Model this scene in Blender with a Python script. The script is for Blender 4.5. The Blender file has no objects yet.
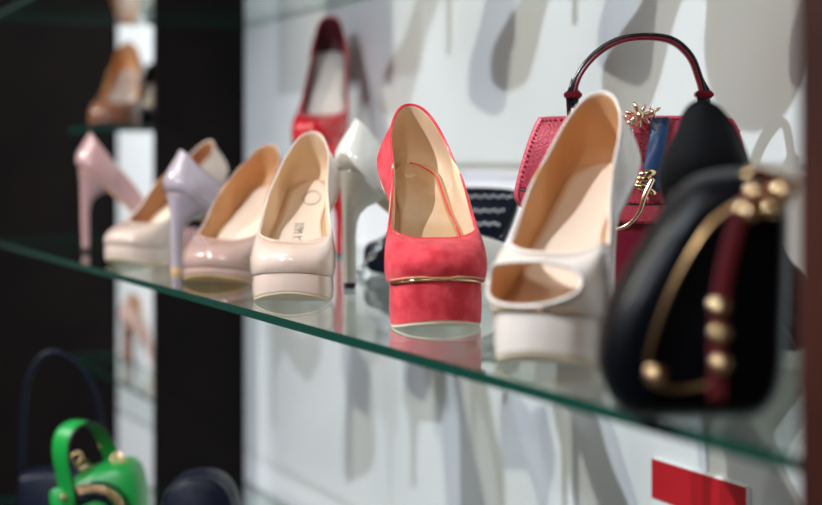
import bpy, bmesh, math, random
from mathutils import Vector, Matrix
random.seed(4)
PI = math.pi
sc = bpy.context.scene
COL = sc.collection
F = 1700.0; CH = 0.133; YH = 162.0; Z0 = 1.10      # focal length in px, camera height over the shelf, horizon row, shelf height

# ------------------------------------------------------------------ place frames
U = Vector((-0.384, 0.9233, 0)).normalized()        # along the shelf, away from the near post
NV = Vector((0.9233, 0.384, 0)).normalized()        # from the front edge to the wall
P0 = Vector((0.175, 0.764, Z0))
WALL = 0.50
def sh(a, n, z=0.0): return P0 + U*a + NV*n + Vector((0, 0, z))
def px(x, Y): return (x-411)/F*Y
def pz(y, Y): return CH - (y-YH)/F*Y
def at(x, y, Y): return Vector((px(x, Y), Y, Z0+pz(y, Y)))

# ------------------------------------------------------------------ materials
def mat(name, col, rough=.5, metal=0, coat=0, spec=.5, noise=None, bump=None, sheen=0, sub=0, emis=0, trans=0):
    m = bpy.data.materials.new(name); m.use_nodes = True
    nt = m.node_tree; b = nt.nodes['Principled BSDF']
    b.inputs['Base Color'].default_value = (*col, 1); b.inputs['Roughness'].default_value = rough
    b.inputs['Metallic'].default_value = metal; b.inputs['Coat Weight'].default_value = coat
    b.inputs['Coat Roughness'].default_value = .04; b.inputs['Specular IOR Level'].default_value = spec
    b.inputs['Sheen Weight'].default_value = sheen
    if emis: b.inputs['Emission Color'].default_value = (*col, 1); b.inputs['Emission Strength'].default_value = emis
    if noise or bump:
        tc = nt.nodes.new('ShaderNodeTexCoord')
    if noise:
        sc_, col2, lo, hi = noise
        n = nt.nodes.new('ShaderNodeTexNoise'); n.inputs['Scale'].default_value = sc_; n.inputs['Detail'].default_value = 5
        r = nt.nodes.new('ShaderNodeValToRGB'); r.color_ramp.elements[0].position = lo; r.color_ramp.elements[1].position = hi
        r.color_ramp.elements[0].color = (*col, 1); r.color_ramp.elements[1].color = (*col2, 1)
        nt.links.new(tc.outputs['Object'], n.inputs['Vector']); nt.links.new(n.outputs['Fac'], r.inputs['Fac'])
        nt.links.new(r.outputs['Color'], b.inputs['Base Color'])
    if bump:
        bs, st = bump
        n2 = nt.nodes.new('ShaderNodeTexNoise'); n2.inputs['Scale'].default_value = bs; n2.inputs['Detail'].default_value = 3
        bp = nt.nodes.new('ShaderNodeBump'); bp.inputs['Strength'].default_value = st; bp.inputs['Distance'].default_value = .001
        nt.links.new(tc.outputs['Object'], n2.inputs['Vector']); nt.links.new(n2.outputs['Fac'], bp.inputs['Height'])
        nt.links.new(bp.outputs['Normal'], b.inputs['Normal'])
    return m
def patent(name, col, rough=.12): return mat(name, col, rough=rough, coat=.7, bump=(60, .10))
M = {}
M['pink'] = patent('pink_patent', (.42, .25, .24))
M['beige'] = patent('beige_patent', (.62, .49, .40))
M['lilac'] = patent('lilac_patent', (.44, .37, .40))
M['taupe'] = patent('taupe_patent', (.50, .33, .27))
M['cream'] = patent('cream_patent', (.78, .60, .48))
M['ivory'] = patent('ivory_patent', (.66, .65, .57))
M['offwhite'] = patent('offwhite_leather', (.82, .73, .63), .25)
M['coral'] = mat('coral_suede', (.56, .014, .026), .85, sheen=.12, noise=(70, (.74, .055, .07), .38, .62), bump=(350, .35))
M['coral_patent'] = patent('coral_patent', (.85, .05, .07))
M['red'] = patent('red_patent', (.55, .008, .014))
M['black_suede'] = mat('black_suede', (.003, .003, .004), .8, spec=.1, sheen=.03, bump=(300, .3))
M['black'] = mat('black_leather', (.002, .0025, .004), .38, spec=.12, bump=(150, .2))
M['black_gloss'] = mat('black_gloss', (.006, .006, .008), .2)
M['navy'] = mat('navy_leather', (.004, .006, .016), .42, spec=.2, bump=(220, .3))
M['brown'] = mat('brown_leather', (.20, .075, .035), .35, bump=(120, .2))
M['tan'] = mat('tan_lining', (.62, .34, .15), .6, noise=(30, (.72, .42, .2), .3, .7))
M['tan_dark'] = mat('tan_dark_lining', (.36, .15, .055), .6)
M['lining'] = mat('cream_lining', (.82, .62, .40), .6, noise=(30, (.76, .55, .34), .3, .7))
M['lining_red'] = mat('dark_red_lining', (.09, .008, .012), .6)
M['insole'] = mat('insole_leather', (.72, .45, .24), .55)
M['pad'] = mat('insole_pad', (.80, .64, .48), .5)
M['pad_tan'] = mat('insole_pad_tan', (.66, .42, .22), .7, noise=(14, (.80, .62, .42), .4, .6))
M['pad_grey'] = mat('insole_pad_grey', (.75, .66, .60), .5)
M['print'] = mat('print_brown', (.28, .2, .16), .6)
M['sole_tan'] = mat('sole_tan', (.62, .38, .17), .45)
M['sole_cream'] = mat('sole_cream', (.78, .62, .42), .45)
M['cap'] = mat('heel_rubber', (.012, .011, .010), .5)
M['gold'] = mat('gold_metal', (.95, .68, .38), .13, metal=1)
M['rose_gold'] = mat('rose_gold_metal', (.85, .60, .42), .25, metal=1)
M['bronze'] = mat('dull_gold_metal', (.42, .26, .12), .3, metal=1)
M['silver'] = mat('silver_metal', (.75, .75, .73), .15, metal=1)
M['crystal'] = mat('crystal', (.85, .86, .88), .05, metal=.7)
M['bag_rose'] = mat('rose_metallic_leather', (.50, .045, .075), .38, metal=.2, bump=(420, .5), noise=(500, (.60, .10, .13), .3, .7))
M['bag_wine'] = mat('wine_leather', (.17, .007, .022), .3, bump=(200, .3))
M['bag_thread'] = mat('red_thread', (.45, .005, .05), .5)
M['handle_red'] = mat('handle_red_leather', (.13, .004, .011), .3)
M['green'] = mat('green_leather', (.006, .30, .045), .38, bump=(300, .25))
M['webbing_red'] = mat('webbing_red', (.13, .003, .007), .7)
M['stripe_navy'] = mat('stripe_navy_satin', (.016, .045, .115), .33, bump=(25, .6))
M['wood'] = mat('dark_brown_laminate', (.0040, .0024, .0024), .55, spec=.12, noise=(9, (.007, .004, .0035), .3, .7))
M['wood_red'] = mat('reddish_brown_laminate', (.035, .009, .006), .5, spec=.15, noise=(9, (.075, .020, .012), .3, .7))
M['wall'] = mat('white_wall', (.80, .80, .80), .55)
M['floor'] = mat('grey_floor_tile', (.16, .15, .15), .3)
M['room'] = mat('shop_wall_paint', (.20, .17, .20), .8)
M['ceil'] = mat('ceiling_paint', (.40, .39, .42), .8)
M['card_red'] = mat('red_card', (.52, .008, .018), .45)
M['card_white'] = mat('white_card', (.85, .85, .85), .5)
M['lamp_metal'] = mat('lamp_metal', (.6, .6, .6), .35, metal=1)
M['lamp_glow'] = mat('lamp_glow', (1, .97, .92), .5, emis=30)
M['panel_glow'] = mat('panel_glow', (1, .98, .96), .5, emis=5)
def clear(name, tint, ior=1.5):
    m = bpy.data.materials.new(name); m.use_nodes = True; nt = m.node_tree; nt.nodes.clear()
    o = nt.nodes.new('ShaderNodeOutputMaterial'); mx = nt.nodes.new('ShaderNodeMixShader')
    fr = nt.nodes.new('ShaderNodeFresnel'); ge = nt.nodes.new('ShaderNodeNewGeometry'); mr = nt.nodes.new('ShaderNodeMapRange')     # same reflectance on the way in and on the way out
    mr.inputs['To Min'].default_value = ior; mr.inputs['To Max'].default_value = 1/ior
    nt.links.new(ge.outputs['Backfacing'], mr.inputs['Value']); nt.links.new(mr.outputs['Result'], fr.inputs['IOR'])
    t = nt.nodes.new('ShaderNodeBsdfTransparent'); t.inputs['Color'].default_value = (*tint, 1)
    g = nt.nodes.new('ShaderNodeBsdfGlossy'); g.inputs['Roughness'].default_value = .015; g.inputs['Color'].default_value = (.93, .97, .95, 1)
    nt.links.new(fr.outputs[0], mx.inputs[0]); nt.links.new(t.outputs[0], mx.inputs[1]); nt.links.new(g.outputs[0], mx.inputs[2])
    nt.links.new(mx.outputs[0], o.inputs[0]); return m
M['glass'] = clear('clear_glass', (.95, .98, .965))
M['acrylic'] = clear('clear_acrylic', (.98, .98, .98), 1.3)
M['glass_edge'] = mat('green_glass_edge', (.002, .045, .028), .12, spec=.3)

# ------------------------------------------------------------------ object helpers
def link(name, bm, mats, parent=None, smooth=True, angle=None):
    me = bpy.data.meshes.new(name); bm.to_mesh(me); bm.free()
    for m in (mats if isinstance(mats, (list, tuple)) else [mats]): me.materials.append(m)
    if smooth:
        me.polygons.foreach_set('use_smooth', [True]*len(me.polygons))
        if angle: me.set_sharp_from_angle(angle=math.radians(angle))
    o = bpy.data.objects.new(name, me); COL.objects.link(o)
    if parent: o.parent = parent
    return o
def tag(o, label=None, cat=None, group=None, kind=None):
    if label: o['label'] = label
    if cat: o['category'] = cat
    if group: o['group'] = group
    if kind: o['kind'] = kind
    return o
def empty(name, loc, rz=0):
    o = bpy.data.objects.new(name, None); o.location = loc; o.rotation_euler = (0, 0, rz); o.empty_display_size = .03
    COL.objects.link(o); return o
def copy_tree(o, parent=None):
    c = o.copy(); COL.objects.link(c); c.parent = parent
    for ch in list(o.children): copy_tree(ch, c)
    return c
def box(bm, c, s, rot=None):
    r = bmesh.ops.create_cube(bm, size=1)
    mt = Matrix.Translation(Vector(c)) @ (rot.to_4x4() if rot else Matrix.Identity(4)) @ Matrix.Diagonal((*s, 1))
    bmesh.ops.transform(bm, matrix=mt, verts=r['verts']); return r['verts']
def ball(bm, c, r, s=(1, 1, 1), rot=None, seg=12):
    q = bmesh.ops.create_uvsphere(bm, u_segments=seg, v_segments=max(6, seg*2//3), radius=r)
    mt = Matrix.Translation(Vector(c)) @ (rot.to_4x4() if rot else Matrix.Identity(4)) @ Matrix.Diagonal((*s, 1))
    bmesh.ops.transform(bm, matrix=mt, verts=q['verts'])
def cr(P, t):                                    # Catmull-Rom through P at t in [0,1]
    n = len(P)-1; f = min(max(t, 0), 1)*n; i = min(int(f), n-1); u = f-i
    p1, p2 = P[i], P[i+1]; p0 = P[i-1] if i > 0 else [2*a-b for a, b in zip(p1, p2)]; p3 = P[i+2] if i+2 <= n else [2*b-a for a, b in zip(p1, p2)]
    return [0.5*(2*b+(c-a)*u+(2*a-5*b+4*c-d)*u*u+(3*b-a-3*c+d)*u**3) for a, b, c, d in zip(p0, p1, p2, p3)]
def crm(P, t):                                   # the same, mirrored across y = 0 at both ends so the two halves meet smoothly
    m = lambda p: [p[0], -p[1]]+list(p[2:])
    Q = [m(P[1])]+[list(p) for p in P]+[m(P[-2])]; n = len(P)-1
    return cr(Q, (1+min(max(t, 0), 1)*n)/(n+2))
def tube(bm, pts, r, closed=False, seg=8, flat=None, up=None):
    # sweep; flat=(w,h) gives an elliptical/box strap, w along 'up'
    pts = [Vector(p) for p in pts]; n = len(pts); rings = []
    prev = None
    for i, p in enumerate(pts):
        a = pts[(i-1) % n] if (closed or i > 0) else p; b = pts[(i+1) % n] if (closed or i < n-1) else p
        t = (b-a).normalized()
        if up is not None: x = (up - t*up.dot(t)).normalized()
        else:
            if prev is None: prev = t.orthogonal().normalized()
            x = (prev - t*prev.dot(t)).normalized(); prev = x
        y = t.cross(x)
        rr = r[i] if isinstance(r, (list, tuple)) else r
        ring = []
        for k in range(seg):
            an = 2*PI*k/seg; c, s = math.cos(an), math.sin(an)
            if flat:
                e = .45; c = math.copysign(abs(c)**e, c); s = math.copysign(abs(s)**e, s)
                q = p + x*(c*flat[0]/2) + y*(s*flat[1]/2)
            else: q = p + x*(c*rr) + y*(s*rr)
            ring.append(bm.verts.new(q))
        rings.append(ring)
    m = n if closed else n-1
    for i in range(m):
        A, B = rings[i], rings[(i+1) % n]
        for k in range(seg): bm.faces.new((A[k], A[(k+1) % seg], B[(k+1) % seg], B[k]))
    if not closed: bm.faces.new(list(reversed(rings[0]))); bm.faces.new(rings[-1])
def path(P, n, closed=False):
    if closed:
        m = len(P); Q = list(P[-2:])+list(P)+list(P[:3]); L_ = len(Q)-1
        return [cr(Q, (2+m*i/n)/L_) for i in range(n)]
    return [cr(P, i/(n-1)) for i in range(n)]
def pillow(bm, pts, depth, rnd=.35, y0=0, n=64, rings=6, power=2.6):
    """rounded solid whose silhouette is the closed outline pts (x,z); depth along y, centred at y0"""
    O = [Vector((p[0], 0, p[1])) for p in path([list(p) for p in pts], n, True)]
    c = sum(O, Vector())/n
    layers = []
    seq = []
    for j in range(rings+1):
        th = PI/2*(1-j/rings)
        seq.append((math.cos(th)**(2/power), math.sin(th)**(2/power)))   # (scale, half depth)
    full = [(s, -d) for s, d in seq] + [(s, d) for s, d in reversed(seq[:-1])]
    full = full[1:-1]
    mn = min((p-c).length for p in O); ins = min(mn*.95, rnd)
    for s, d in full:
        L_ = []
        for p in O:
            v = p-c; l = v.length; q = c + v*((l-ins*(1-s))/l)
            L_.append(bm.verts.new((q.x, y0+d*depth/2, q.z)))
        layers.append(L_)
    for A, B in zip(layers[:-1], layers[1:]):
        for k in range(n): bm.faces.new((A[k], A[(k+1) % n], B[(k+1) % n], B[k]))
    bm.faces.new(list(reversed(layers[0]))); bm.faces.new(layers[-1])
    bmesh.ops.recalc_face_normals(bm, faces=bm.faces[:])

# ------------------------------------------------------------------ high heeled shoe
FEA = [(1.0, 0), (.988, .013), (.945, .028), (.85, .0385), (.70, .0405), (.55, .034), (.40, .027), (.25, .026), (.135, .0258), (.065, .0202), (.026, .0110), (.012, 0)]
TOP = [(.735, 0), (.733, .012), (.72, .023), (.68, .0325), (.60, .034), (.49, .0305), (.37, .0265), (.25, .0235), (.172, .0195), (.128, .0142), (.100, .0078), (.088, 0)]
def make_shoe(kind, P, HS, L=.19, upper='cream', lining='lining', rim=None, sole='sole_tan', plat=None, welt=None, peep=False,
              wide=1.0, toe=1.0, pin=.0004, tuck=0, spring=.010, counter=.058, vamp=.034, insole='insole', pad='pad', heelmat=None, heelw=1.0, foot=1, emblem=False, edge=0, cap='cap', side=0.0):
    root = empty(kind, (0, 0, 0))
    up = M[upper]
    def S(x):
        t = x/L
        prof = [(-.05, HS), (.05, HS-.001), (.17, HS-.017), (.30, P+.74*(HS-P)-.010), (.45, P+.42*(HS-P)), (.58, P+.13*(HS-P)), (.70, P+.002), (.85, P), (1.05, P+.005)]
        for (a, za), (b, zb) in zip(prof[:-1], prof[1:]):
            if t <= b:
                i = prof.index((a, za)); 
                m0 = (zb-prof[i-1][1])/(b-prof[i-1][0]) if i > 0 else 0
                m1 = (prof[i+2][1]-za)/(prof[i+2][0]-a) if i+2 < len(prof) else 0
                h = b-a; u = (t-a)/h
                return (2*u**3-3*u*u+1)*za+(u**3-2*u*u+u)*h*m0+(-2*u**3+3*u*u)*zb+(u**3-u*u)*h*m1
        return prof[-1][1]
    HT = [vamp, vamp, vamp+.001, vamp+.003, .037+side, .042+side, .045+side, .049, counter-.002, counter+.002, counter+.0045, counter+.005]
    N = 44; NR = 2*N
    yc = lambda x: foot*.005*math.sin(PI*min(max(x/L, 0), 1)*1.2)
    def FT(a, inset=0):
        s = 1 if a >= 0 else -1; b = abs(a)
        fx, fy = crm(FEA, b); 
        w = wide*(toe if b < .25 else 1+(toe-1)*max(0, (.45-b)/.2))
        fy = abs(fy)*w*s; fx = fx*L
        p = Vector((fx-inset*math.cos(PI*min(b*1.0, 1)) if inset else fx, (abs(fy)-inset if abs(fy) > inset else 0)*s+yc(fx), 0)); p.z = S(p.x)
        return p
    def TT(a):
        s = 1 if a >= 0 else -1; b = abs(a)
        tx, ty, th = crm([(x, y, h) for (x, y), h in zip(TOP, HT)], b)
        tx *= L; q = Vector((tx, abs(ty)*s*wide+yc(tx), 0)); q.z = S(tx)+th
        return q
    def surf(a, v):
        f, t = FT(a), TT(a); d = Vector((f.x-t.x, f.y-t.y, 0)); h = t.z-f.z
        out = d.normalized() if d.length > 1e-5 else Vector()
        b = abs(a); k = max(0, 1-b/.35)
        c1 = f + out*(.012 if b < .35 else .012-.006*min(1, (b-.35)/.2)) + Vector((0, 0, h*(.45+.35*k))) ; c2 = t + Vector((d.x, d.y, 0))*(.35+.25*k) + Vector((0, 0, h*.02))
        if b > .55:
            g = min(1, (b-.55)/.2); c1 = c1*(1-g) + (f + out*.017 + Vector((0, 0, h*.30)))*g; c2 = c2*(1-g) + (t + Vector((d.x*.35, d.y*.5, -h*.38)) + out*.006)*g
        if tuck and b < .6: f = f - out*tuck*min(1, (.6-b)/.2)
        u = 1-v
        return f*u**3 + c1*3*u*u*v + c2*3*u*v*v + t*v**3
    avals = [-1+2*i/NR for i in range(NR)]; MV = 14
    pa, pc, pv = .24, .34, .29; ac = -.05
    bm = bmesh.new(); grid = {}
    def ell(a, v): return math.hypot((a-ac)/pa, (v-pc)/pv)
    for i, a in enumerate(avals):
        for j in range(MV+1):
            v = j/MV; aa, vv = a, v
            if peep:
                e = ell(a, v)
                if .80 < e < 1.22: aa, vv = ac+(a-ac)/e, pc+(v-pc)/e
            grid[i, j] = (bm.verts.new(surf(aa, vv)), ell(a, v))
    for i in range(NR):
        for j in range(MV):
            q = [grid[i, j], grid[(i+1) % NR, j], grid[(i+1) % NR, j+1], grid[i, j+1]]
            if peep and sum(e for _, e in q)/4 < 1.0: continue
            try: bm.faces.new([v for v, _ in q])
            except ValueError: pass
    bm.normal_update()
    lp = [v for v in bm.verts if not v.link_faces]; bmesh.ops.delete(bm, geom=lp, context='VERTS')
    bm.normal_update(); bm.faces.ensure_lookup_table()
    sgn = sum((1 if f.normal.dot(f.calc_center_median()-Vector((L*.5, yc(L*.5), f.calc_center_median().z))) > 0 else -1) for f in bm.faces)
    if sgn < 0: bmesh.ops.reverse_faces(bm, faces=bm.faces[:])
    u_ = link('upper', bm, [up, M[lining]], root)
    sd = u_.modifiers.new('sol', 'SOLIDIFY'); sd.thickness = .0016; sd.offset = -1; sd.material_offset = 1; sd.material_offset_rim = 0
    ss = u_.modifiers.new('sub', 'SUBSURF'); ss.levels = 1; ss.render_levels = 1
    bm = bmesh.new(); tube(bm, [surf(a, 1.0) for a in avals], .0011, closed=True)
    link('topline_binding', bm, M[rim or upper], u_)
    if peep:
        bm = bmesh.new(); tube(bm, [surf(ac+pa*math.cos(2*PI*k/48), pc+pv*math.sin(2*PI*k/48)) for k in range(48)], .0016, closed=True)
        link('toe_opening_binding', bm, M[rim or upper], u_)
    # slabs that follow the outline
    def bot(x):
        t = x/L
        th = P*min(1, max(0, (t-.36)/.30))**1.3 if P > .004 else 0
        sp = spring*max(0, (t-.74)/.26)**2
        z = S(x)-th-.0022
        if t > .66: z = 0
        elif z < 0.0: z = 0
        return max(z, 0)+sp*min(1, max(0, P/.012))
    def slab(top, bottom, mats, name, grow=0.0, lo=0.0, levels=3, bulge=0):
        bm = bmesh.new(); half = [abs(a) for a in avals]
        ring = [a for a in avals]; rings = []
        for j in range(levels+1):
            f = j/levels; R = []
            for a in ring:
                p = FT(a); x = p.x
                if x < lo*L: x = lo*L
                g = grow + bulge*math.sin(PI*f)
                w = Vector((p.x-L*.55, p.y*3, 0)).normalized()*g
                zt, zb = top(x), bottom(x)
                R.append(bm.verts.new((x+w.x, p.y+w.y, zt+(zb-zt)*f)))
            rings.append(R)
        for A, B in zip(rings[:-1], rings[1:]):
            for k in range(NR):
                bm.faces.new((A[k], B[k], B[(k+1) % NR], A[(k+1) % NR]))
        for R, rev in ((rings[0], False), (rings[-1], True)):
            for k in range(1, N):
                i0, i1 = k, k+1; j0, j1 = (NR-k) % NR, (NR-k-1) % NR
                q = [R[i0], R[i1], R[j1], R[j0]]; q = list(dict.fromkeys(q))
                if len(q) > 2: bm.faces.new(q if not rev else list(reversed(q)))
            q = [R[0], R[1], R[NR-1]]; bm.faces.new(q if not rev else list(reversed(q)))
        bmesh.ops.remove_doubles(bm, verts=bm.verts[:], dist=1e-5)
        bmesh.ops.dissolve_degenerate(bm, edges=bm.edges[:], dist=1e-6)
        bmesh.ops.recalc_face_normals(bm, faces=bm.faces[:])
        return link(name, bm, mats, root, angle=40)
    if P > .006:
        slab(lambda x: S(x)+.0004, lambda x: min(bot(x)+.0024, S(x)), M[plat or upper], 'platform', grow=pin, bulge=.0008)
        slab(lambda x: bot(x)+.0024, bot, M[sole], 'outsole', grow=pin-.001)
    else:
        slab(lambda x: S(x)+.0003, bot, M[sole], 'outsole', grow=-.0004)
    if welt:
        bm = bmesh.new(); tube(bm, [FT(a)+Vector((0, 0, .0002)) + (Vector((FT(a).x-L*.55, FT(a).y*3, 0)).normalized()*(.0012-tuck)) for a in avals], .0008, closed=True)
        link('welt', bm, M[welt], root)
    # insole and pad
    def inner(name, m, xs, wfun, dz, parent=root):
        bm = bmesh.new(); rows = []
        for x in xs:
            w = wfun(x); rows.append([bm.verts.new((x, yc(x)+w*q/6, S(x)+dz+.0012*(abs(q)/6)**3)) for q in range(-6, 7)])
        for A, B in zip(rows[:-1], rows[1:]):
            for k in range(12): bm.faces.new((A[k], B[k], B[k+1], A[k+1]))
        bmesh.ops.recalc_face_normals(bm, faces=bm.faces[:])
        o = link(name, bm, m, parent); s_ = o.modifiers.new('s', 'SOLIDIFY'); s_.thickness = .0008; s_.offset = 0; return o
    tab = sorted([(FT(i/200).x, abs(FT(i/200).y-yc(FT(i/200).x))) for i in range(201)])
    def hw(x):
        for (a, wa), (b, wb) in zip(tab[:-1], tab[1:]):
            if a <= x <= b: return wa+(wb-wa)*(x-a)/max(b-a, 1e-9)
        return 0
    xs = [L*(.016+.970*i/50) for i in range(51)]
    ins = inner('insole', M[insole], xs, lambda x: max(hw(x)-.0012, .0004), .0018)
    x0, x1 = .035*L, .80*L
    xs = [x0+(x1-x0)*(.5-.5*math.cos(PI*i/40)) for i in range(41)]
    def pw(x):
        u = (x-x0)/(x1-x0); e = min(1, math.sin(PI*min(max(u, 0), 1))*2.4)**.5 if 0 < u < 1 else .02
        return max(.0005, min(hw(x)-.006, .030)*e)
    pd = inner('insole_pad', M[pad], xs, pw, .0032, ins)
    if edge:
        bm = bmesh.new()
        tube(bm, [(x, yc(x)+edge*(pw(x)+.0006), S(x)+.0042) for x in xs[2:-8]], .0011, seg=6); link('insole_edging', bm, M['coral_patent'], pd)
    if emblem:
        bm = bmesh.new()
        r_ = .009
        tube(bm, [(.18*L+r_*math.cos(k/20*2*PI), yc(0)+r_*math.sin(k/20*2*PI), S(.18*L+r_*math.cos(k/20*2*PI))+.0044) for k in range(20)], .0004, closed=True, seg=5)
        link('insole_ring', bm, M['print'], pd); bm = bmesh.new()
        tube(bm, [(.40*L, yc(.4*L)-.005, S(.40*L)+.0042), (.40*L+.040, yc(.4*L)-.005, S(.40*L+.040)+.0042)], .0003, seg=5)
        for k in range(12):
            x = .40*L+.0035*k
            tube(bm, [(x, yc(x)-.005, S(x)+.0042), (x+random.uniform(-.001, .001), yc(x)+.004, S(x)+.0045)], .0005, seg=5)
            if k % 3: tube(bm, [(x, yc(x)+random.choice((-.003, .0, .003)), S(x)+.0045), (x+.0025, yc(x)+.003, S(x+.0025)+.0045)], .0005, seg=5)
        link('insole_stamp', bm, M['print'], pd)
    # heel
    if heelw:
        bm = bmesh.new(); K = 28; rings = []
        prof = [(1, .0, .26, .0255), (.96, .004, .215, .0225), (.90, .010, .155, .0160), (.82, .015, .118, .0112), (.72, .018, .101, .0082), (.58, .021, .094, .0066), (.40, .022, .094, .0060), (.2, .027, .094, .0054), (.0, .031, .094, .0052)]
        for h, xb, xf, w in prof:
            if h < 1: 
                mid = (xb+xf)/2; xb2 = mid-(mid-xb)*(1+(heelw-1)*(1-h)); xf2 = mid+(xf-mid)*(1+(heelw-1)*(1-h)); w2 = w*(1+(heelw-1)*(1-h))
            else: xb2, xf2, w2 = xb, xf, w
            R = []
            for k in range(K):
                an = 2*PI*k/K; c, s = math.cos(an), math.sin(an)
                cx = math.copysign(abs(c)**.8, c)
                if c > 0: cx = min(cx, .92)
                x = L*((xb2+xf2)/2 + (xf2-xb2)/2*cx); y = w2*wide*math.copysign(abs(s)**.85, s)
                xt = L*(.13+.13*cx)
                z = .006 + (S(max(xt, 0))-.0005-.006)*h
                R.append(bm.verts.new((x, y+yc(0), z)))
            rings.append(R)
        for A, B in zip(rings[:-1], rings[1:]):
            for k in range(K): bm.faces.new((A[k], B[k], B[(k+1) % K], A[(k+1) % K]))
        bm.faces.new(rings[0]); bm.faces.new(list(reversed(rings[-1])))
        bmesh.ops.recalc_face_normals(bm, faces=bm.faces[:])
        ho = link('heel', bm, M[heelmat or upper], root, angle=50)
        bm = bmesh.new(); q = 1+(heelw-1)
        pts = []
        low = []; hi = []
        for k in range(16):
            an = 2*PI*k/16; c, s = math.cos(an), math.sin(an); cx = min(math.copysign(abs(c)**.8, c), .92)
            x = L*(.0625+.0325*q*cx); y = .0054*q*math.copysign(abs(s)**.85, s)
            low.append(bm.verts.new((x, y, 0))); hi.append(bm.verts.new((x, y, .0062)))
        for k in range(16): bm.faces.new((low[k], low[(k+1) % 16], hi[(k+1) % 16], hi[k]))
        bm.faces.new(list(reversed(low))); bm.faces.new(hi)
        link('heel_cap', bm, M[cap], ho, angle=50)
    root['L'] = L
    return root
def put_toe(o, tx, ty, dx, dy, z=0):            # front of the toe at (tx,ty), pointing (dx,dy)
    d = Vector((dx, dy, 0)).normalized(); L = o['L']
    o.location = Vector((tx, ty, Z0+z)) - d*L; o.rotation_euler = (0, 0, math.atan2(d.y, d.x)); del o['L']
def put_heel(o, hx, hy, dx, dy, z=0):
    d = Vector((dx, dy, 0)).normalized(); L = o['L']
    o.location = Vector((hx, hy, Z0+z)) - d*(.0625*L); o.rotation_euler = (0, 0, math.atan2(d.y, d.x)); del o['L']

# ------------------------------------------------------------------ the room
def plank(name, a0, a1, n0, n1, z0, z1, m, parent=None, bev=.0015, kind='structure'):
    bm = bmesh.new(); r = bmesh.ops.create_cube(bm, size=1)
    for v in r['verts']:
        a = a0 if v.co.x < 0 else a1; n = n0 if v.co.y < 0 else n1; z = z0 if v.co.z < 0 else z1
        v.co = sh(a, n, z)
    bmesh.ops.recalc_face_normals(bm, faces=bm.faces[:])
    if bev: bmesh.ops.bevel(bm, geom=bm.edges[:], offset=bev, segments=2, affect='EDGES')
    o = link(name, bm, m, parent, angle=40)
    if kind and not parent: o['kind'] = kind
    return o
A_NEAR, A_FAR, N_FRONT, ZC = -3.0, 3.62, -3.6, 1.75
plank('wall_back', A_NEAR, A_FAR+.1, WALL, WALL+.1, -Z0, ZC, M['wall'], bev=0)
plank('wall_front', A_NEAR, A_FAR+.1, N_FRONT-.1, N_FRONT, -Z0, ZC, M['room'], bev=0)
plank('wall_left', A_FAR, A_FAR+.1, N_FRONT, WALL, -Z0, ZC, M['room'], bev=0)
plank('wall_right', A_NEAR-.1, A_NEAR, N_FRONT, WALL, -Z0, ZC, M['room'], bev=0)
plank('floor', A_NEAR-.1, A_FAR+.1, N_FRONT-.1, WALL+.1, -Z0-.1, -Z0, M['floor'], bev=0)
plank('ceiling', A_NEAR-.1, A_FAR+.1, N_FRONT-.1, WALL+.1, ZC, ZC+.1, M['ceil'], bev=0)

def ray_hit(x, n):                              # 'a' where the view ray of column x meets the plane at offset n
    k = (x-411)/F; c = P0.xy.dot(NV.xy)+n
    Y = c/(NV.x*k+NV.y); return (Vector((k*Y, Y, 0))-Vector((P0.x, P0.y, 0))).dot(U), Y
a_post, _ = ray_hit(245, WALL)
# depth of post so that its front corner falls in column 157
def col_of(a, n): p = sh(a, n); return 411+F*p.x/p.y
d = 0.0
while col_of(a_post, WALL-d) > 157: d += .002
POSTD = d
def post(name, lab, a0, a1, n0, m):
    o = plank(name, a0, a1, n0, WALL-.0005, -Z0, .95, m, kind=None)
    return tag(o, lab, 'shelf panel')
post('upright_panel', 'dark brown upright panel between the two shelf bays, behind the nude heels', a_post, a_post+.03, WALL-POSTD, M['wood'])
a_b, _ = ray_hit(118, WALL)
post('upright_panel', 'deep black-brown upright panel at the far left end of the shelving', a_b, a_b+.04, -.12, M['wood'])
post('upright_panel', 'reddish brown upright panel at the near right end of the glass shelf', -.06, -.003, -.004, M['wood_red'])

def glass_shelf(lab, a0, a1, n0, n1, z):
    bm = bmesh.new(); r = bmesh.ops.create_cube(bm, size=1)
    for v in r['verts']:
        v.co = sh(a0 if v.co.x < 0 else a1, n0 if v.co.y < 0 else n1, z-(.0075 if v.co.z < 0 else 0))
    bmesh.ops.recalc_face_normals(bm, faces=bm.faces[:])
    for f in bm.faces: f.material_index = 0 if abs(f.normal.z) > .9 else 1
    o = link('glass_shelf', bm, [M['glass'], M['glass_edge']], smooth=False)
    return tag(o, lab, 'shelf')
glass_shelf('long clear glass shelf with green edge carrying the row of heels', 0, a_post, 0, WALL-.001, 0)
_, Yw = ray_hit(245, WALL)
ZU = pz(27, Yw)+.004
glass_shelf('upper glass shelf above the red patent heel', 0, a_post, .02, WALL-.001, ZU)
glass_shelf('lower glass shelf under the green handbag', 0, a_post, -.02, WALL-.001, -.475)
ZS1 = pz(128, 3.26); ZS2 = pz(360, 4.1)
glass_shelf('small glass shelf in the next bay carrying the brown shoe', a_post+.032, 2.72, .21, WALL-.001, ZS1)
glass_shelf('small glass shelf in the next bay below the nude heels', a_post+.032, a_b-.002, .38, WALL-.001, ZS2)

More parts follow.
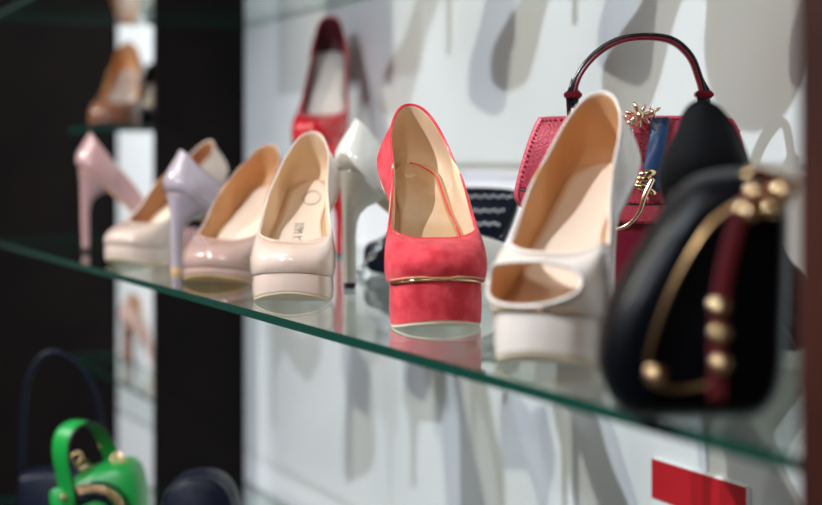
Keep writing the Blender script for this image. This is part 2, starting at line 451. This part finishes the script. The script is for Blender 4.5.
# chrome pegs under the shelf
def peg(lab, a, n, z):
    o = empty('shelf_peg', sh(a, n, z-.0075))
    tag(o, lab, 'shelf support', 'chrome pegs under the long glass shelf')
    bm = bmesh.new(); bmesh.ops.create_cone(bm, cap_ends=True, segments=20, radius1=.004, radius2=.007, depth=.010, matrix=Matrix.Translation((0, 0, -.005)))
    link('peg_head', bm, M['silver'], o, angle=40)
    bm = bmesh.new(); q = NV*(WALL-n)
    tube(bm, [(0, 0, -.008), (q.x, q.y, -.008)], .003); link('peg_rod', bm, M['silver'], o, angle=40)
peg('small chrome peg with rod under the glass between the coral and the open-toe heel', .50, WALL-.06, 0)
peg('small chrome peg with rod under the far end of the long glass shelf', a_post-.2, WALL-.06, 0)

# red card on the wall
a1, Y1 = ray_hit(657, WALL); a2, Y2 = ray_hit(752, WALL)
zt = pz(458, Y1); 
pl = plank('wall_placard', min(a1, a2), max(a1, a2), WALL-.006, WALL-.0005, zt-.075, zt+.002, M['card_white'], kind=None)
tag(pl, 'red and white card on the white wall below the glass shelf', 'card')
rp = plank('red_panel', min(a1, a2)+.001, max(a1, a2)-.001, WALL-.0075, WALL-.0062, zt-.042, zt, M['card_red'], pl, bev=0)

# ------------------------------------------------------------------ shoes on the long shelf
s = make_shoe('high_heel_pump', .004, .122, L=.185, upper='pink', lining='tan', sole='sole_tan', toe=.8, counter=.055, rim='pink')
put_heel(s, px(86, 2.52), 2.52, .985, .17); tag(s, 'dusty pink patent stiletto pump turned away, leftmost on the glass shelf', 'shoe', 'heels on the long glass shelf')
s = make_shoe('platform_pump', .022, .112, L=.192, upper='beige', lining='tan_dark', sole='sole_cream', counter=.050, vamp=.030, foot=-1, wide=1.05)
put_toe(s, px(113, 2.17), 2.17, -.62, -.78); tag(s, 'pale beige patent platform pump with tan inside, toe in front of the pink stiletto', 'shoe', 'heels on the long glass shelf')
s = make_shoe('high_heel_pump', .012, .095, L=.18, upper='lilac', lining='tan', sole='sole_tan', toe=.9, counter=.052, welt='taupe', heelw=1.15, cap='sole_tan')
put_heel(s, px(177, 2.05), 2.05, .82, .57); tag(s, 'greyish lilac patent pump seen from its heel, between beige and taupe pumps', 'shoe', 'heels on the long glass shelf')
s = make_shoe('high_heel_pump', .014, .102, L=.18, upper='taupe', lining='tan', sole='sole_tan', counter=.052, vamp=.032, wide=1.08, foot=-1)
put_toe(s, px(205, 1.84), 1.84, -.36, -.93); tag(s, 'taupe patent pump with tan sole edge, toe forward beside the lilac heel', 'shoe', 'heels on the long glass shelf')
s = make_shoe('platform_pump', .024, .110, L=.175, upper='cream', lining='lining', sole='sole_cream', counter=.054, vamp=.032, emblem=True, foot=-1, pin=-.0020, tuck=.002)
put_toe(s, px(286, 1.59), 1.59, -.11, -1); tag(s, 'glossy cream platform pump with stamped insole, in front of the red patent heel', 'shoe', 'heels on the long glass shelf')
s = make_shoe('high_heel_pump', .02, .124, L=.19, upper='ivory', lining='lining', sole='sole_cream', welt='silver', counter=.054, toe=.9)
put_heel(s, px(350, 1.79), 1.79, .93, .37); tag(s, 'ivory patent stiletto pump seen from its heel, just left of the coral one', 'shoe', 'heels on the long glass shelf')
s = make_shoe('platform_pump', .036, .128, L=.188, upper='coral', lining='lining', rim='coral_patent', sole='sole_cream', welt='gold', counter=.056, vamp=.034, foot=1, wide=1.03, heelmat='sole_cream', heelw=.9, pin=-.0050, tuck=.0040, spring=.006, pad='pad_tan', edge=1)
put_toe(s, px(445, 1.335), 1.335, .17, -.985); tag(s, 'coral red suede platform pump with cream lining, centre of the shelf', 'shoe', 'heels on the long glass shelf')
s = make_shoe('peep_toe_pump', .032, .128, L=.185, upper='offwhite', lining='tan', sole='sole_cream', counter=.056, vamp=.040, foot=-1, peep=True, wide=1.0, pin=-.004, tuck=.003)
put_toe(s, px(530, 1.085), 1.085, -.385, -.92); tag(s, 'large off-white open-toe platform heel nearest the camera', 'shoe', 'heels on the long glass shelf')
s = make_shoe('high_heel_pump', .02, .118, L=.185, upper='black_suede', lining='black', sole='cap', counter=.055, toe=.9)
put_heel(s, px(702, 1.11), 1.11, .45, .89); tag(s, 'black suede pump seen from its heel, behind the black and gold bag', 'shoe', 'heels on the long glass shelf')
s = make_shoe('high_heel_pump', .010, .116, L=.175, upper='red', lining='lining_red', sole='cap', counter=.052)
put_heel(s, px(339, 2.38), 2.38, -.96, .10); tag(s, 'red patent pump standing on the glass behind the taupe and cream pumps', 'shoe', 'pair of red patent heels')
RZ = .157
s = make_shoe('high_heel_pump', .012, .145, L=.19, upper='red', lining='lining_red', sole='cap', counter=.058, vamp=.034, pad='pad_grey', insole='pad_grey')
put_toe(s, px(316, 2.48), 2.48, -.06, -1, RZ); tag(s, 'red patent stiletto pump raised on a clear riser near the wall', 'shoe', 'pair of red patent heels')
# clear riser under it
r0 = empty('acrylic_riser', (px(322, 2.58), 2.585, Z0), math.atan2(-1, -.06)); tag(r0, 'clear acrylic riser holding up the red patent pump', 'riser')
bm = bmesh.new(); box(bm, (0, 0, RZ-.002), (.21, .09, .004)); link('riser_top', bm, M['acrylic'], r0, smooth=False)
for q in (-1, 1):
    bm = bmesh.new(); box(bm, (q*.103, 0, (RZ-.004)/2), (.004, .088, RZ-.004)); link('riser_leg', bm, M['acrylic'], r0, smooth=False)

# ------------------------------------------------------------------ next bay: brown pump and black sandal, lower shoes
s = make_shoe('high_heel_pump', .015, .118, L=.21, upper='brown', lining='tan', sole='cap', counter=.058, wide=1.1, pad='pad_grey')
put_toe(s, px(108, 3.24), 3.24, -.03, -1, ZS1); tag(s, 'blurred brown pump on the small shelf at upper left', 'shoe', 'shoes in the next bay')
s = make_shoe('high_heel_pump', .015, .10, L=.21, upper='black', lining='black', sole='cap', counter=.05)
put_heel(s, px(152, 3.70), 3.70, .1, -1, ZS1); tag(s, 'black pump beside the brown one on the small upper shelf', 'shoe', 'shoes in the next bay')
s = make_shoe('platform_pump', .02, .11, L=.20, upper='taupe', lining='tan', sole='sole_tan', heelmat='brown', heelw=2.2)
put_heel(s, px(128, 4.02), 4.02, .8, -.6, ZS2); tag(s, 'nude pump with brown block heel in the slit below the shelf', 'shoe', 'shoes in the next bay')

# ------------------------------------------------------------------ shoes added on the upper shelf, out of view, to throw shadows on the wall
up_spots = [(.22, .16, .5, 'offwhite', 'off-white pump added on the upper shelf for its wall shadow, above the near end'), (.42, .24, -.5, 'ivory', 'ivory pump added on the upper shelf for its wall shadow, above the rose handbag'),
            (.93, .10, .9, 'black', 'black pump added on the upper shelf for its wall shadow, above the coral heel'), (1.20, .16, .8, 'taupe', 'taupe pump added on the upper shelf for its wall shadow, above the cream pump'),
            (1.50, .12, .7, 'red', 'red pump added on the upper shelf for its wall shadow, above the taupe pump')]
for a, n, r, m, lab in up_spots:
    s = make_shoe('high_heel_pump', .015, .115, L=.2, upper=m, lining='tan', sole='sole_tan')
    p = sh(a, n); dd = (-NV)*math.cos(r)+U*math.sin(r)
    put_toe(s, p.x-.0, p.y, dd.x, dd.y, ZU); tag(s, lab, 'shoe', 'shadow-casting heels added on the upper glass shelf')

def shadow_bag(lab, a, n, pts, m):  # bags added above the view only to cast shadows on the wall
    p = sh(a, n, ZU); b_ = empty('handbag', p, math.atan2(U.y, U.x)); tag(b_, lab, 'handbag')
    bm = bmesh.new(); pillow(bm, pts, .06, rnd=.02); o_ = link('body', bm, M[m], b_)
    hi = max(z for x, z in pts); bm = bmesh.new(); tube(bm, [(.04*math.cos(k/16*PI), 0, hi-.008+.05*math.sin(k/16*PI)) for k in range(17)], .004); link('handle', bm, M[m], b_)
shadow_bag('round taupe handbag added on the upper shelf for its oval wall shadow, near end', .68, .07, [(.072*math.cos(k/10*2*PI), .0752+.072*math.sin(k/10*2*PI)) for k in range(10)], 'taupe')
shadow_bag('wide black tote added on the upper shelf to shade the wall, above the red patent heel', 1.86, .22, [(-.115, .003), (0, .0012), (.115, .003), (.13, .02), (.12, .19), (.10, .20), (-.10, .20), (-.12, .19), (-.13, .02)], 'black')

# ------------------------------------------------------------------ rose red handbag
def pxl(x, y, Y, cx): return ((x-cx)/F*Y, pz(y, Y))
YB = 1.56; CX = 635
bag = empty('handbag', (px(CX, YB), YB, Z0), math.radians(-4)); tag(bag, 'metallic rose red handbag with navy stripe and gold clasp, arched handle up', 'handbag')
P = lambda x, y: pxl(x, y, YB, CX)
fb = lambda pts: [P(*p) for p in pts]
bm = bmesh.new(); pillow(bm, fb([(532, 150), (548, 126), (590, 122), (640, 122), (700, 122), (722, 128), (738, 160), (742, 230), (740, 285), (722, 305.5), (640, 306), (560, 305.5), (540, 290), (532, 230)]), .075, rnd=.02, n=80)
link('body', bm, M['bag_wine'], bag)
FP = [(537, 121), (545, 118), (590, 117), (640, 117), (700, 117), (724, 120), (733, 132), (742, 170), (748, 205), (743, 216), (730, 220), (690, 221), (640, 222), (590, 219), (545, 213), (524, 208), (515, 198), (517, 180), (527, 145)]
bm = bmesh.new(); pillow(bm, fb(FP), .012, rnd=.006, y0=-.040, n=110, rings=4)
fl = link('flap', bm, M['bag_rose'], bag)
bm = bmesh.new(); pillow(bm, [(x*.97, z*1.0) for x, z in fb([(537, 121), (545, 117), (640, 116), (724, 118), (733, 126), (733, 134), (640, 134), (545, 134), (535, 130)])], .074, rnd=.006, y0=-.004, n=80)
link('top_gusset', bm, M['bag_rose'], bag)
def dashes(parent, pts, y, m, nd, r=.00085, closed=True, name='stitching'):
    bm = bmesh.new(); Q = path([list(p) for p in pts], nd*3, closed)
    for i in range(0, len(Q)-1, 3):
        tube(bm, [(Q[i][0], y, Q[i][1]), (Q[i+1][0], y, Q[i+1][1])], r, seg=5)
    return link(name, bm, m, parent)
cen = P(632, 170)
dashes(fl, [(cen[0]+(x-cen[0])*.965, cen[1]+(z-cen[1])*.94) for x, z in fb(FP)], -.0463, M['bag_thread'], 130)
# fold seam near flap bottom
bm = bmesh.new(); tube(bm, [(P(519, 189)[0], -.0462, P(519, 189)[1]), (P(600, 203)[0], -.0462, P(600, 203)[1]), (P(744, 203)[0], -.0462, P(744, 203)[1])], .0007, seg=5)
link('flap_seam', bm, M['cap'], fl)
dashes(fl, fb([(520, 186), (600, 200), (744, 200)]), -.0463, M['bag_thread'], 60, closed=False)
bm = bmesh.new(); pillow(bm, fb([(648, 119), (656, 119), (665, 120), (663, 140), (659, 165), (655, 190), (645, 191), (636, 190), (640, 165), (645, 140)]), .004, rnd=.002, y0=-.0475, n=60, rings=3)
st = link('navy_stripe', bm, M['stripe_navy'], fl)
for e in ([(669, 119), (663, 160), (658, 193)], [(642, 119), (635, 160), (630, 192)]):
    dashes(fl, fb(e), -.0465, M['bag_thread'], 22, closed=False)
# side snap, clasp
bm = bmesh.new(); ball(bm, (P(529.5, 150)[0], -.041, P(529.5, 150)[1]), .0028); link('side_stud', bm, M['silver'], bag)
def clasp(parent):
    c = empty('clasp', (0, 0, 0)); c.parent = parent
    def B(pts, r, m='rose_gold', nm='clasp_bar'):
        bm = bmesh.new(); tube(bm, [(P(x, y)[0], -.056-dy, P(x, y)[1]) for x, y, dy in path([list(p) for p in pts], 30)], r); return link(nm, bm, M[m], c)
    B([(648, 178, .004), (640, 195, .006), (635, 210, .004), (625, 222, 0), (612, 228, -.002)], [.0030-.0014*i/29 for i in range(30)])
    def leaves(cx, cy, n, R, ph, m):
        bm = bmesh.new()
        for k in range(n):
            an = ph+k*2*PI/n; rr = R*random.uniform(.75, 1.1)
            rot = Matrix.Rotation(-an, 3, 'Y')
            ball(bm, (P(cx, cy)[0]+math.cos(an)*rr*.6, -.054-random.uniform(0, .004), P(cx, cy)[1]+math.sin(an)*rr*.6), rr*.5, (1, .45, .38), rot, 8)
        ball(bm, (P(cx, cy)[0], -.058, P(cx, cy)[1]), R*.35, seg=8)
        return link('clasp_leaves', bm, M[m], c)
    leaves(636, 117, 7, .012, .2, 'rose_gold'); leaves(626, 124, 5, .008, .8, 'rose_gold'); leaves(648, 114, 4, .008, .5, 'rose_gold')
    bm = bmesh.new()
    for (x, y, l, an) in ((643, 173, .011, .15), (640, 178, .010, .0), (638, 186, .011, -.2), (646, 190, .008, -.5), (634, 182, .007, .9), (641, 194, .007, -1.2)):
        ball(bm, (P(x, y)[0], -.058, P(x, y)[1]), l*.85, (1, .5, .42), Matrix.Rotation(-an, 3, 'Y'), 8)
    link('clasp_head', bm, M['gold'], c)
    bm = bmesh.new()
    for k in range(5):
        ball(bm, (P(628, 131+k*5)[0]+.001*random.uniform(-1, 1), -.053, P(628, 131+k*5)[1]), .0028, seg=8)
    link('clasp_crystal', bm, M['crystal'], c)
clasp(fl)
# handle
hp = path([list(P(*q)) for q in [(573, 108), (573, 92), (580, 72), (596, 53), (618, 40), (645, 36), (672, 40), (690, 56), (699, 78), (703, 94), (704, 108)]], 60)
hd = empty('handle', (0, 0, 0)); hd.parent = bag
bm = bmesh.new(); tube(bm, [(x, 0, z) for x, z in hp], .004, flat=(.014, .0058), up=Vector((0, 1, 0)), seg=16); link('strap', bm, M['black_gloss'], hd)
bm = bmesh.new(); tube(bm, [(x*.965, -.0015, (z-P(0, 96)[1])*.955+P(0, 96)[1]) for x, z in hp[4:-4]], .004, flat=(.0135, .0040), up=Vector((0, 1, 0)), seg=16); link('strap_lining', bm, M['handle_red'], hd)
for cx_ in (573, 703):
    bm = bmesh.new(); c_ = P(cx_, 95); box(bm, (c_[0], -.001, c_[1]), (.0165, .019, .0065)); bmesh.ops.bevel(bm, geom=bm.edges[:], offset=.0015, segments=2, affect='EDGES')
    link('collar', bm, M['handle_red'], hd, angle=40)
    bm = bmesh.new(); tube(bm, [(c_[0]+q*.003, -.003, c_[1]+w) for q, w in ((-1, -.024), (-1.4, 0), (0, .014), (1.2, .004), (1, -.024))], .0022); link('handle_loop', bm, M['black_gloss'], hd)
# feet
for q in (560, 710):
    bm = bmesh.new(); p_ = P(q, 306); ball(bm, (p_[0], 0, .003), .003); link('foot', bm, M['silver'], bag)

# ------------------------------------------------------------------ studded clutch with chain
YC = 2.02; CXC = 450; P2 = lambda x, y: pxl(x, y, YC, CXC)
cl = empty('clutch_bag', (px(CXC, YC), YC, Z0)); tag(cl, 'black clutch with three rows of crystal studs behind the coral heel', 'clutch bag')
base_y = YH+CH*F/YC
outl = [(364, 262), (366, 245), (384, 236), (420, 205), (440, 188), (470, 187), (500, 188), (516, 191), (520, 200), (514, 222), (502, 250), (494, base_y-6), (480, base_y-.5), (430, base_y), (380, base_y-.5), (367, base_y-6)]
bm = bmesh.new(); pillow(bm, [P2(*p) for p in outl], .05, rnd=.012, n=90); link('body', bm, M['navy'], cl)
bm = bmesh.new(); pillow(bm, [P2(*p) for p in [(430, 194), (462, 190), (498, 190), (514, 193), (516, 202), (508, 222), (500, 236), (486, 243), (462, 240), (430, 236)]], .008, rnd=.003, y0=-.027, n=60, rings=3); fl2 = link('flap', bm, M['navy'], cl)
bm = bmesh.new(); tube(bm, [(P2(x, y)[0], -.0315, P2(x, y)[1]) for x, y in path([[430, 190], [500, 190], [516, 195], [514, 208], [500, 236], [486, 243], [460, 241]], 50)], .0011); link('flap_piping', bm, M['black_gloss'], fl2)
for (yy, xe) in ((196, 511), (210, 506), (223, 499)):
    bm = bmesh.new(); x = 425
    while x < xe:
        for dy in ((-.7,) if int(x*10) % 2 else (.7,)):
            ball(bm, (P2(x, yy+dy)[0]+random.uniform(-.0004, .0004), -.033, P2(x, yy+dy)[1]), .0021, seg=8)
        x += 4.5
    link('crystal_row', bm, M['crystal'], fl2)
# chain strap from the clutch down to the glass
ch = empty('chain_strap', (0, 0, 0)); ch.parent = cl
cp = path([list(P2(*q))+[0] for q in [(384, 236), (376, 250), (366, 262), (362, 272), (366, 282), (372, base_y-.8)]], 14)
for i in range(13):
    bm = bmesh.new(); a_, b_ = cp[i], cp[i+1]; c_ = Vector(((a_[0]+b_[0])/2, -.030-.0012*(i % 2), (a_[1]+b_[1])/2))
    t_ = Vector((b_[0]-a_[0], 0, b_[1]-a_[1])); ln = t_.length*.72; t_.normalize(); side = Vector((t_.z, 0, -t_.x)) if i % 2 else Vector((0, 1, 0))
    tube(bm, [c_+t_*math.cos(k/12*2*PI)*ln+side*math.sin(k/12*2*PI)*ln*.55 for k in range(12)], .0010, closed=True, seg=6); link('chain_link', bm, M['silver'], ch)
bm = bmesh.new(); p_ = P2(361, 269); ball(bm, (p_[0], -.034, p_[1]), .006, seg=12); link('chain_charm', bm, M['crystal'], ch)

# ------------------------------------------------------------------ black bag with gold chain, close foreground
YK = .89; CK = 700; P3 = lambda x, y: pxl(x, y, YK, CK)
bk = empty('handbag', (px(CK-6, YK), YK, Z0), 0); tag(bk, 'out of focus black handbag with red strap and gold links at the shelf front right', 'handbag')
by = YH+CH*F/YK
k3 = [(672, 206), (700, 178), (735, 169), (765, 172), (786, 185), (790, 240), (788, 320), (782, 380), (760, by-4), (720, by-.5), (670, by-.5), (630, by-4), (610, 385), (604, 350), (612, 310), (630, 272), (652, 236)]
bm = bmesh.new(); pillow(bm, [P3(*p) for p in k3], .07, rnd=.022, n=90, rings=8); kb = link('body', bm, M['black'], bk)
bm = bmesh.new(); tube(bm, [(P3(x, y)[0], -.036, P3(x, y)[1]) for x, y in path([[790-6, 200], [745, 196], [705, 222], [672, 275], [650, 330], [644, 362], [652, 376], [680, 380], [715, 372]], 50)], .0014); link('gold_trim', bm, M['bronze'], bk)
bm = bmesh.new(); tube(bm, [(P3(x, y)[0], -.037, P3(x, y)[1]) for x, y in path([[762, 186], [738, 205], [722, 250], [713, 300], [711, 345], [711, 392]], 40)], .003, flat=(.002, .009), up=Vector((0, 1, 0)), seg=12); wb = link('red_strap', bm, M['webbing_red'], bk)
for (x, y) in ((650, 365), (710, 300), (711, 326), (712, 355), (746, 192), (760, 206), (738, 210), (772, 190)):
    bm = bmesh.new(); c_ = P3(x, y)
    tube(bm, [(c_[0]+.0042*math.cos(k/14*2*PI), -.041, c_[1]+.0034*math.sin(k/14*2*PI)) for k in range(14)], .0017, closed=True, seg=8)
    ball(bm, (c_[0], -.042, c_[1]), .0034, seg=12)
    link('gold_link', bm, M['gold'], bk)
bm = bmesh.new(); tube(bm, [(P3(x, y)[0], -.02, P3(x, y)[1]) for x, y in path([[738, 180], [752, 172], [770, 176], [786, 182], [790, 194]], 20)], .0035); link('gold_bar', bm, M['gold'], bk)

# ------------------------------------------------------------------ lower shelf: green bag, navy bags
YG = 2.17; CG = 100; P4 = lambda x, y: pxl(x, y, YG, CG)
gb = empty('handbag', (px(CG, YG), YG, Z0-.475)); tag(gb, 'bright green leather handbag with gold chain and wide loop handle, lower left', 'handbag')
G = lambda x, y: (P4(x, y)[0], P4(x, y)[1]+.475)
gy = YH+(CH+.475)*F/YG
bm = bmesh.new(); pillow(bm, [G(*p) for p in [(72, 482), (92, 468), (118, 459), (133, 460), (142, 472), (147, 500), (148, 560), (144, gy-4), (130, gy-.5), (90, gy-.5), (66, gy-4), (62, 560), (64, 505)]], .09, rnd=.02, n=90); link('body', bm, M['green'], gb)
bm = bmesh.new(); pillow(bm, [G(*p) for p in [(82, 482), (100, 477), (118, 479), (130, 492), (133, 520), (126, 560), (100, 570), (76, 560), (70, 520), (74, 495)]], .010, rnd=.004, y0=-.046, n=60, rings=3); gf = link('flap', bm, M['green'], gb)
def gpt(pts, y, r, m, nm, par, **k):
    bm = bmesh.new(); tube(bm, [(G(a, b)[0], y, G(a, b)[1]) for a, b in path([list(q) for q in pts], 40)], r, **k); return link(nm, bm, M[m], par)
gpt([(80, 481), (100, 475), (120, 478), (133, 492), (136, 520)], -.053, .002, 'black_gloss', 'flap_edging', gf)
gpt([(84, 486), (100, 481), (116, 484), (127, 496), (130, 525)], -.054, .003, 'webbing_red', 'red_webbing', gf, flat=(.003, .009), up=Vector((0, 1, 0)))
gpt([(86, 493), (100, 488), (112, 491), (120, 502), (123, 525)], -.054, .003, 'navy', 'navy_webbing', gf, flat=(.003, .008), up=Vector((0, 1, 0)))
gc = path([list(G(*q)) for q in [(84, 482), (98, 480), (114, 482), (126, 492), (131, 508), (133, 530)]], 17)
for i in range(16):
    a_, b_ = gc[i], gc[i+1]; c_ = Vector(((a_[0]+b_[0])/2, -.058, (a_[1]+b_[1])/2)); t_ = Vector((b_[0]-a_[0], 0, b_[1]-a_[1])); ln = t_.length*.85; t_.normalize()
    sd_ = Vector((t_.z, .9*(-1)**i, -t_.x)).normalized()
    bm = bmesh.new(); tube(bm, [c_+t_*math.cos(k/12*2*PI)*ln+sd_*math.sin(k/12*2*PI)*.0042 for k in range(12)], .0013, closed=True, seg=6); link('chain_link', bm, M['gold'], gf)
# loop handle: wide strap coming toward the viewer at left, going back at right
hpts = path([list(G(*q)) for q in [(78, 505), (74, 475), (70, 445), (73, 426), (84, 418), (97, 424), (106, 442), (111, 460), (114, 474)]], 44)
hq = [(x, (x-G(93, 0)[0])*1.25-.022, z) for x, z in hpts]
WV = Vector((.8, -.6, 0))
bm = bmesh.new(); tube(bm, hq, .003, flat=(.029, .0035), up=WV, seg=16); gh = link('handle', bm, M['green'], gb)
bm = bmesh.new(); tube(bm, [Vector(p)+WV*.0142 for p in hq], .0019, seg=6); link('handle_edging', bm, M['cap'], gh)
bm = bmesh.new(); pillow(bm, [G(*p) for p in [(62, 484), (68, 477), (78, 480), (86, 498), (90, 520), (76, 522), (66, 505)]], .006, rnd=.003, y0=-.074, n=40, rings=3); gt = link('handle_tab', bm, M['green'], gh)
bm = bmesh.new(); ball(bm, (*[G(76, 485)[0]], -.079, G(76, 485)[1]), .0042); link('rivet', bm, M['gold'], gt)
bm = bmesh.new(); ball(bm, (G(101, 446)[0], -.004, G(101, 446)[1]), .003); link('rivet', bm, M['gold'], gh)
for (x, y) in ((80, 455), (85, 462), (90, 468), (120, 456), (124, 461)):
    bm = bmesh.new(); c_ = G(x, y)
    tube(bm, [(c_[0]+.007*math.cos(k/12*2*PI), -.02+.004*math.sin(k/12*2*PI), c_[1]+.006*math.sin(k/12*2*PI)) for k in range(12)], .0014, closed=True, seg=6); link('chain_link', bm, M['gold'], gb)

YN = 2.36; nb = empty('handbag', (px(62, YN), YN, Z0-.475)); tag(nb, 'dark navy handbag with thin arched handle, behind the green one', 'handbag')
N4 = lambda x, y: ((x-62)/F*YN, pz(y, YN)+.475); ny = YH+(CH+.475)*F/YN
bm = bmesh.new(); pillow(bm, [N4(*p) for p in [(28, 470), (60, 466), (100, 468), (112, 480), (114, 540), (112, ny-3), (100, ny-.5), (60, ny-.5), (26, ny-3), (20, 540), (20, 482)]], .06, rnd=.015, n=70); link('body', bm, M['navy'], nb)
bm = bmesh.new(); tube(bm, [(N4(x, y)[0], 0, N4(x, y)[1]) for x, y in path([[22, 480], [22, 430], [28, 380], [44, 355], [62, 354], [82, 370], [96, 398], [102, 430], [105, 472]], 50)], .0042); link('handle', bm, M['navy'], nb)
YM = 1.95; nm = empty('handbag', (px(202, YM), YM, Z0-.475)); tag(nm, 'rounded dark navy leather bag with stitched top edge, right of the green bag', 'handbag')
N5 = lambda x, y: ((x-202)/F*YM, pz(y, YM)+.475); my = YH+(CH+.475)*F/YM
bm = bmesh.new(); pillow(bm, [N5(*p) for p in [(162, 505), (168, 487), (184, 473), (204, 469.5), (222, 474), (234, 487), (241, 510), (250, 560), (254, my-20), (246, my-.5), (200, my-.5), (160, my-.5), (150, my-20), (152, 560)]], .07, rnd=.015, n=90); nb2 = link('body', bm, M['navy'], nm)
dashes(nb2, [N5(*p) for p in [(165, 500), (172, 486), (186, 475), (204, 472), (220, 476), (232, 489), (238, 510)]], -.030, M['crystal'], 40, r=.0004, closed=False)
bm = bmesh.new(); tube(bm, [(N5(x, y)[0], -.031, N5(x, y)[1]) for x, y in path([[164, 512], [170, 490], [185, 478], [204, 475], [221, 479], [232, 492], [237, 514]], 40)], .001); link('edge_piping', bm, M['black_gloss'], nb2)

# ------------------------------------------------------------------ lamps
def spot(name, lab, loc, tgt, power, col, size, ang=60, rad=.012, blend=.4):
    loc = Vector(loc); tgt = Vector(tgt)
    root = empty(name, loc); tag(root, lab, 'spotlight', 'ceiling spotlights of the shop')
    ld = bpy.data.lights.new('lamp', 'SPOT'); ld.energy = power; ld.color = col; ld.shadow_soft_size = rad; ld.spot_size = math.radians(ang); ld.spot_blend = blend
    lo = bpy.data.objects.new('lamp', ld); COL.objects.link(lo); lo.parent = root
    d_ = (tgt-loc).normalized(); rot = d_.to_track_quat('-Z', 'Y'); lo.rotation_euler = rot.to_euler()
    bm = bmesh.new(); bmesh.ops.create_cone(bm, cap_ends=False, segments=24, radius1=.045, radius2=.03, depth=.10, matrix=rot.to_matrix().to_4x4() @ Matrix.Translation((0, 0, .02)))
    h_ = link('lamp_housing', bm, M['lamp_metal'], root, angle=40)
    bm = bmesh.new(); tube(bm, [(0, 0, .05), (0, 0, Z0+ZC-loc.z)], .008); link('lamp_stem', bm, M['lamp_metal'], root)
def lampat(a, n, z): p = sh(a, n, z); return (p.x, p.y, p.z)
zc = Z0+1.25
spot('ceiling_spotlight', 'cool white spotlight on a long stem near the camera end of the shelf', lampat(.35, -1.45, 1.2), sh(1.2, .3, 0), 150, (.80, .87, 1.0), 0, ang=75)
spot('ceiling_spotlight', 'warm white spotlight on a long stem at the middle of the shelf', lampat(1.75, -1.2, 1.1), sh(1.0, .4, -.05), 66, (1.0, .965, .86), 0, ang=80)
spot('ceiling_spotlight', 'neutral spotlight on a stem right of the camera', lampat(-.35, -.85, 1.15), sh(.9, .45, 0), 14, (1.0, .96, .95), 0, ang=80)
spot('ceiling_spotlight', 'bluish spotlight added over the far end of the shelf to brighten the lower wall', lampat(2.2, -1.0, .95), sh(2.0, WALL, -.4), 30, (.80, .84, 1.0), 0, ang=55)  # added lamp, lifts the dark lower wall at the far end
def panel(lab, a, n, sx, sy, power):  # unseen panels added for soft fill and for reflections
    p = sh(a, n); root = empty('fill_light_panel', (p.x, p.y, Z0+ZC-.002), math.atan2(U.y, U.x)); tag(root, lab, 'ceiling light', 'square fill light panels added on the ceiling')
    bm = bmesh.new(); box(bm, (0, 0, -.015), (sx+.04, sy+.04, .03)); link('panel_frame', bm, M['lamp_metal'], root, smooth=False)
    bm = bmesh.new(); box(bm, (0, 0, -.033), (sx, sy, .004)); link('diffuser', bm, M['panel_glow'], root, smooth=False)
    ld = bpy.data.lights.new('lamp', 'AREA'); ld.shape = 'RECTANGLE'; ld.size = sx; ld.size_y = sy; ld.energy = power; ld.color = (1, .97, .95)
    lo = bpy.data.objects.new('lamp', ld); COL.objects.link(lo); lo.parent = root; lo.location = (0, 0, -.04)
panel('square fill light panel added over the aisle beside the shelf', 1.2, -1.0, .6, .6, 6)
panel('square fill light panel added over the aisle behind the camera', -1.4, -1.2, .6, .6, 6)
panel('square fill light panel added over the far front of the shop', 2.4, -2.4, .6, .6, 6)
w = bpy.data.worlds.new('w'); sc.world = w; w.use_nodes = True; w.node_tree.nodes['Background'].inputs[0].default_value = (.5, .5, .55, 1); w.node_tree.nodes['Background'].inputs[1].default_value = .3
# unseen lamp added to brighten the wall of the second bay
spot('ceiling_spotlight', 'small spotlight added to brighten the wall of the next bay', lampat(3.1, -1.0, 1.2), sh(a_post+.7, WALL, -.05), 150, (.92, .98, 1.0), 0, ang=50)

# ------------------------------------------------------------------ camera
cam = bpy.data.cameras.new('camera'); co = bpy.data.objects.new('camera', cam); COL.objects.link(co)
co.location = (0, 0, Z0+CH); co.rotation_euler = (PI/2, 0, 0)
cam.sensor_width = 36; cam.lens = 36*F/822; cam.shift_y = -(252.5-YH)/822; cam.clip_start = .05
cam.dof.use_dof = True; cam.dof.focus_distance = 1.48; cam.dof.aperture_fstop = 4.0
sc.camera = co
sc.view_settings.view_transform = 'Standard'; sc.view_settings.look = 'None'; sc.view_settings.exposure = .14; sc.view_settings.gamma = 1
sc.view_settings.use_curve_mapping = False
